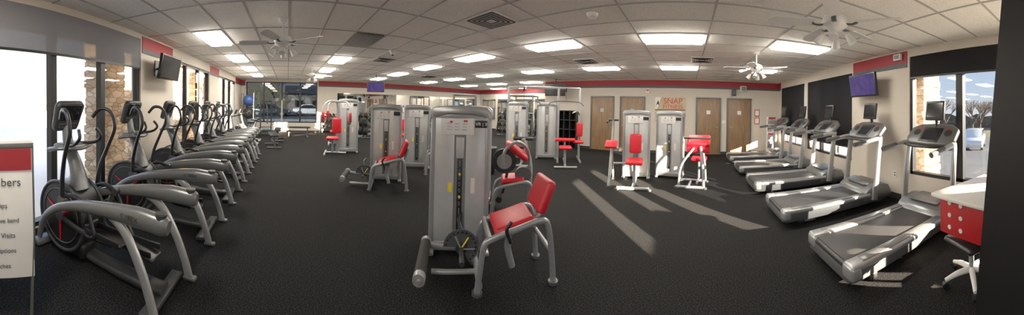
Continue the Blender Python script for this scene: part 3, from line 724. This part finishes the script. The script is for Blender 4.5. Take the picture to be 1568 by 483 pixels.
b=B('plyo_box'); b.box((0,0,.25),(.6,.5,.5),TEAL,bev=.02); b.box((0,0,.53),(.5,.4,.06),BLACK,bev=.02); b.done((-11.4,-1.9,0),.1)
b=B('waste_bin'); b.lathe((0,0,0),[(0,0),(.13,0),(.17,.6),(.18,.62),(.15,.63),(.14,.3),(0,.28)],DGREY); b.done((-4.2,4.3,0),0)

# ------------------------------------------------------------------ north wall items
b=B('cubby_shelf')
W,D,Hh=1.1,.38,1.5
b.box((0,-.005,Hh/2),(W,.01,Hh),BLACK)
for i in range(5): b.box((-W/2+.0125+i*(W-.025)/4,-D/2,Hh/2),(.025,D,Hh),BLACK)
for i in range(5): b.box((0,-D/2,.0125+i*(Hh-.025)/4),(W,D,.025),BLACK)
b.done((-4.75,YN-.02,0),0)
b=B('wall_sign')
b.box((0,0,0),(1.12,.02,.50),mat('banner_cream',(.46,.36,.22),.6,0,3,.15),bev=.004)
b.box((0,-.012,-.22),(1.12,.004,.03),BLACK); b.prism([(-.56,.25),(-.56,-.2),(-.48,-.2),(-.34,.25)],.003,WHITE,'Y',off=-.0115)
b.text('SNAP',.29,(.10,-.018,.10),(math.pi/2,0,0),RED,.004); b.text('FITNESS',.21,(.10,-.018,-.11),(math.pi/2,0,0),RED,.004)
b.prism([(-.54,-.1),(-.47,.10),(-.44,.12),(-.38,-.1),(-.43,-.02),(-.49,-.02)],.004,BLACK,'Y',off=-.015)
b.done((-.65,YN-.012,1.83),0)
b=B('notice_board'); b.box((0,0,0),(1.1,.015,.35),mat('notice_tan',(.45,.35,.24),.7,0,6,.2))
for i in range(5): b.box((-.44+i*.22,-.01,0),(.15,.004,.22),WHITE)
b.done((-.65,YN-.01,1.35),0)
for x,z in ((2.62,1.55),(2.62,1.25)):
    b=B('notice_frame'); b.box((0,0,0),(.2,.015,.26),REDD,bev=.003); b.box((0,-.009,0),(.15,.004,.2),WHITE); b.done((x,YN-.01,z),0)
b=B('fire_alarm_strobe'); b.box((0,0,0),(.14,.05,.18),WHITE,bev=.01); b.lathe((0,-.02,-.03),[(0,.02),(.03,.0)],RED); b.box((0,-.027,.03),(.1,.01,.05),REDD); b.done((-1.5,YN-.026,2.3),0)
b=B('light_switch'); b.box((0,0,0),(.12,.012,.12),WHITE,bev=.003); b.box((0,-.008,0),(.02,.01,.05),WHITE); b.done((1.34,YN-.008,1.2),0)
b=B('wall_speaker'); b.box((0,0,0),(.22,.16,.2),WHITE,bev=.02); b.box((0,-.082,0),(.17,.006,.15),SILVD); b.done((2.05,YN-.09,2.45),0)
b=B('wall_speaker'); b.box((0,0,0),(.15,.16,.22),BLACK,bev=.02); b.box((0,-.082,0),(.12,.006,.18),DGREY); b.done((1.7,YN-.1,2.3),0)
b=B('brochure_stand')
b.box((0,0,.7),(.4,.1,1.4),WHITE,bev=.01)
for i in range(4): b.box((0,-.07,.35+i*.3),(.34,.05,.18),SILVER,bev=.004); b.box((0,-.065,.44+i*.3),(.28,.02,.12),REDD)
b.box((0,-.03,.02),(.44,.24,.04),WHITE,bev=.01); b.done((3.15,YN-.18,0),0)
b=B('wall_socket'); b.box((0,0,0),(.01,.08,.12),WHITE,bev=.002); b.box((-.006,0,.025),(.004,.03,.03),DGREY); b.box((-.006,0,-.025),(.004,.03,.03),DGREY); b.done((XE-.006,3.3,.45),0)
b=B('door_chime_box'); b.box((0,0,0),(.06,.18,.12),WHITE,bev=.01); b.box((-.032,0,0),(.004,.12,.07),SILVD); b.done((XE-.045,3.2,2.62),0)

b=B('reception_desk')
b.box((.38,0,.82),(.90,.66,.035),WHITE,bev=.008)
b.box((.04,0,.63),(.02,.58,.34),REDD,bev=.003); b.box((.36,.29,.63),(.66,.02,.34),REDD,bev=.003); b.box((.36,-.29,.63),(.66,.02,.34),REDD,bev=.003)
for i in range(3):
    for j in range(2):
        b.cyl((.022,-.10-.13*j+.28,.75-.11*i),(.031,-.10-.13*j+.28,.75-.11*i),.02,WHITE,n=14)
        b.cyl((.16+.13*j,.304,.75-.11*i),(.16+.13*j,.296,.75-.11*i),.02,WHITE,n=14)
for x,y in ((.06,-.26),(.78,.26),(.78,-.26)): b.tube([(x,y,.80),(x,y,.0)],.02,SILVD,n=10,steps=1)
b.done((1.98,1.06,0),R(-10))
b=B('office_chair')
for i in range(5):
    a=2*math.pi*i/5+.3; c,s_=math.cos(a),math.sin(a)
    b.tube([(0,0,.12),(.14*c,.14*s_,.11),(.26*c,.26*s_,.075)],[.03,.024,.017],WHITE,n=8); b.cyl((.26*c-.02*s_,.26*s_+.02*c,.03),(.26*c+.02*s_,.26*s_-.02*c,.03),.03,BLACK,n=12)
b.cyl((0,0,.1),(0,0,.36),.025,SILVER,n=12); b.box((0,0,.39),(.38,.38,.06),BLACK,bev=.028,seg=3)
b.tube([(.14,0,.36),(.22,0,.45),(.22,0,.6)],.02,BLACK,n=8); b.box((.22,0,.64),(.05,.32,.22),BLACK,bev=.022,seg=3)
b.done((2.18,1.08,0),R(-20))
b=B('black_partition_panel')
b.prism([(.595,0),(.32,H-.01),(-.35,H-.01),(-.35,0)],.05,FRAME,'X',off=1.13)
b.done()

b=B('whiteboard_easel')
b.M=Matrix.Rotation(-.10,4,'X')
b.box((0,0,.80),(.56,.02,.98),WHITE,bev=.004); b.box((0,-.0,1.25),(.58,.03,.04),SILVD,bev=.006); b.box((0,-.012,1.15),(.54,.01,.16),REDP)
for sx in (-1,1): b.tube([(sx*.25,0,.02),(sx*.28,.0,.6),(sx*.28,0,1.27)],.012,SILVD,n=8,steps=1)
b.M=Matrix.Identity(4)
b.tube([(0,.05,1.2),(0,.45,.02)],.012,SILVD,n=8,steps=1)
rot=(math.pi/2-.10,0,0)
for i,(t,sz) in enumerate([('members',.085),('Chips',.05),('Test drive band',.045),("Sale's Visits",.05),('Prescriptions',.045),('Coaches',.045)]):
    z=.98-.105*i-(.06 if i else 0)
    b.text(t,sz,(.03,-.014+.1*z,z),rot,INK,.001)
b.done((-.72,-1.62,0),R(180-24))

# ------------------------------------------------------------------ exterior
b=B('ground')
def strip(xs,zs,m,y0=-90,y1=90):
    v=[];f=[]
    for x,z in zip(xs,zs): v+=[(x,y0,z),(x,y1,z)]
    for i in range(len(xs)-1): f.append([i*2,i*2+2,i*2+3,i*2+1])
    b.add(v,f,m)
strip([-26,-14,XE+.3,6.5],[-.15,-.15,-.15,-.3],GROUND)
strip([6.5,8,14,22,32],[-.3,-.5,-1.2,-1.7,-1.9],ASPH)
strip([32,60,90],[-1.9,-2.1,-2.2],GRASS)
strip([-90,-40,-26],[-.15,-.15,-.15],ASPH)
b.done()
def car(name,loc,rz,m,van=False):
    b=B(name)
    if van: prof=[(-2.4,.35),(-2.4,1.0),(-2.3,1.2),(1.3,1.15),(2.2,.95),(2.4,.7),(2.4,.35)]; gh=[(-2.3,1.15),(-2.05,1.75),(.4,1.78),(1.4,1.12)]
    else: prof=[(-2.3,.35),(-2.3,.85),(-2.0,1.0),(1.0,.98),(2.1,.82),(2.3,.6),(2.3,.35)]; gh=[(-1.7,.98),(-1.1,1.45),(.1,1.48),(.95,.97)]
    b.prism(prof,1.8,m,'Y',bev=.06); b.prism(gh,1.5,m,'Y',bev=.05)
    inn=[(x*.93-.0,z-.06 if z>1.3 else z+.02) for x,z in gh]; b.prism(inn,1.53,SCREEN,'Y')
    b.box((gh[0][0]+.12,0,(gh[0][1]+gh[1][1])/2),(.1,1.3,.35),SCREEN,rot=(0,.4,0))
    for x in (-1.5,1.5):
        for q in (-1,1): b.cyl((x,q*.72,.34),(x,q*.93,.34),.34,RUB,n=20); b.cyl((x,q*.9,.34),(x,q*.94,.34),.19,SILVER,n=14)
    for q in (-1,1): b.box((-2.4 if van else -2.3,q*.75,.95 if van else .8),(.06,.2,.2),RED); b.box((2.3,q*.65,.7),(.08,.3,.12),WHITE)
    return b.done(loc,rz)
car('minivan',(21.3,10.2,-1.66),R(200),CARW,True); car('car',(23.5,13.9,-1.73),R(195),CARB); car('car',(27,18,-1.8),R(195),CARD)
car('car',(-31,-2,-.15),R(80),CARD); car('car',(-32,3,-.15),R(85),CARW); car('car',(-33,-6,-.15),R(95),CARB)
def tree():
    b=B('bare_tree')
    def br(p,d,l,r,k):
        q=p+d*l; b.cyl(p,q,r,BARK,r*.65,n=5)
        if k==0: return
        for i in range(4 if k>1 else 3):
            nd=(d+Vector((random.uniform(-1,1),random.uniform(-1,1),random.uniform(-.2,.7)))*.75).normalized()
            br(p+d*l*random.uniform(.6,1),nd,l*random.uniform(.6,.8),r*.55,k-1)
    br(Vector((0,0,0)),Vector((0,0,1)),2.4,.16,4)
    return b
tr=tree().done((33,15,-1.95),0)
for p in [(35,22),(36,13),(34,26),(40,18),(37,9.5),(42,28),(38,33),(34,34),(44,12),(36,17.5)]: inst(tr,(p[0],p[1],-2.0),random.uniform(0,6),random.uniform(.8,1.3))
for p in [(-41,-8),(-40,-2),(-40,18),(-41,22),(-40,-14)]: inst(tr,(p[0],p[1],-.2),random.uniform(0,6),random.uniform(.9,1.2))
HEDGE=mat('hedge_brown',(.10,.09,.06),.95,0,1.5,.5)
b=B('distant_treeline')
def ridge(pts,h0):
    v=[];f=[]
    n=len(pts)
    for i,(x,y,z) in enumerate(pts): v+=[(x,y,z),(x,y,z+h0*random.uniform(.7,1.3))]
    for i in range(n-1): f.append([2*i,2*i+2,2*i+3,2*i+1])
    b.add(v,f,HEDGE)
ridge([(-60,y,-.2) for y in range(-40,60,2)],6.0)
ridge([(60,y,-2.1) for y in range(-20,80,2)],3.6)
b.done()
b=B('distant_building'); b.box((0,0,1.6),(8,14,3.2),mat('far_siding',(.20,.17,.15),.8,0,1,.2)); b.prism([(-4.5,3.2),(0,5),(4.5,3.2)],15,DGREY,'Y')
for i in range(4): b.box((4.02,-5+i*3.2,1.5),(.05,1.4,1.2),SCREEN)
b.done((-50,7,-.15),0)
def column(x,y,w=.7):
    b=B('stone_column'); b.box((0,0,1.5),(w,w,3.3),STONE,bev=.02)
    for i in range(16):
        b.box((random.uniform(-.02,.02),random.uniform(-.02,.02),-.05+i*.2),(w+random.uniform(.0,.06),w+random.uniform(.0,.06),.17),STONE,bev=.015)
    return b.done((x,y,0),0)
column(-4.3,-3.75,.62); column(-6.2,-4.1,.9); column(-9.0,-3.9); column(5.4,4.15,.7)
SOF=mat('soffit_tan',(.35,.3,.25),.8,0,2,.1)
b=B('porch_roof'); b.box((-6,-3.6,3.15),(14.5,2.0,.25),SOF); b.done()
b=B('east_sun_blocker'); b.box((4.9,1.0,3.15),(2.3,9,.25),SOF); b.done()  # added unseen slab, cuts high sun rays at the east windows
b=B('south_sun_blocker'); b.box((2.2,-13.8,1.9),(2.3,22,4.1),STONE); b.prism([(1.0,3.95),(2.2,4.6),(3.4,3.95)],22,DGREY,'Y',off=-13.8); b.done()  # added unseen mass, keeps the low sun out of the south windows

# ------------------------------------------------------------------ light
w=bpy.data.worlds.new('sky'); scene.world=w; w.use_nodes=True; nt=w.node_tree; bg=nt.nodes['Background']
tc=nt.nodes.new('ShaderNodeTexCoord'); sp=nt.nodes.new('ShaderNodeSeparateXYZ'); rp=nt.nodes.new('ShaderNodeValToRGB')
nt.links.new(tc.outputs['Generated'],sp.inputs[0]); nt.links.new(sp.outputs['Z'],rp.inputs['Fac'])
e=rp.color_ramp.elements; e[0].position=0; e[0].color=(.96,.94,.92,1); e[1].position=.6; e[1].color=(.42,.58,.86,1)
m_=e.new(.12); m_.color=(.70,.80,.93,1)
nt.links.new(rp.outputs['Color'],bg.inputs['Color']); bg.inputs['Strength'].default_value=1.5
sl=bpy.data.lights.new('sun','SUN'); sl.energy=55; sl.angle=R(.45); sl.color=(1,.80,.58)
so=bpy.data.objects.new('sun',sl); scene.collection.objects.link(so)
el=R(13.0); d=Vector((-.68*math.cos(el),.733*math.cos(el),-math.sin(el)))
so.rotation_euler=d.to_track_quat('-Z','Y').to_euler(); so.location=(20,-20,12)

# ------------------------------------------------------------------ camera (cylindrical phone panorama)
cd=bpy.data.cameras.new('camera'); cam=bpy.data.objects.new('camera',cd); scene.collection.objects.link(cam); scene.camera=cam
f=477.5; hw=1920/2/f; yh=164*1.2245
cam.matrix_world=Matrix.Translation((0,0,CAMH))@Matrix.Rotation(.69,4,'Z')@Matrix.Rotation(math.pi/2,4,'X')@Matrix.Rotation(R(1.45),4,'Z')
cd.type='PANO'
cd.panorama_type='CENTRAL_CYLINDRICAL'
cd.central_cylindrical_range_u_min=-hw; cd.central_cylindrical_range_u_max=hw
cd.central_cylindrical_range_v_min=-(591-yh)/f; cd.central_cylindrical_range_v_max=yh/f
cd.central_cylindrical_radius=1
cd.clip_start=.02; cd.clip_end=500
scene.view_settings.view_transform='Standard'
scene.view_settings.exposure=1.12
scene.view_settings.gamma=1.2
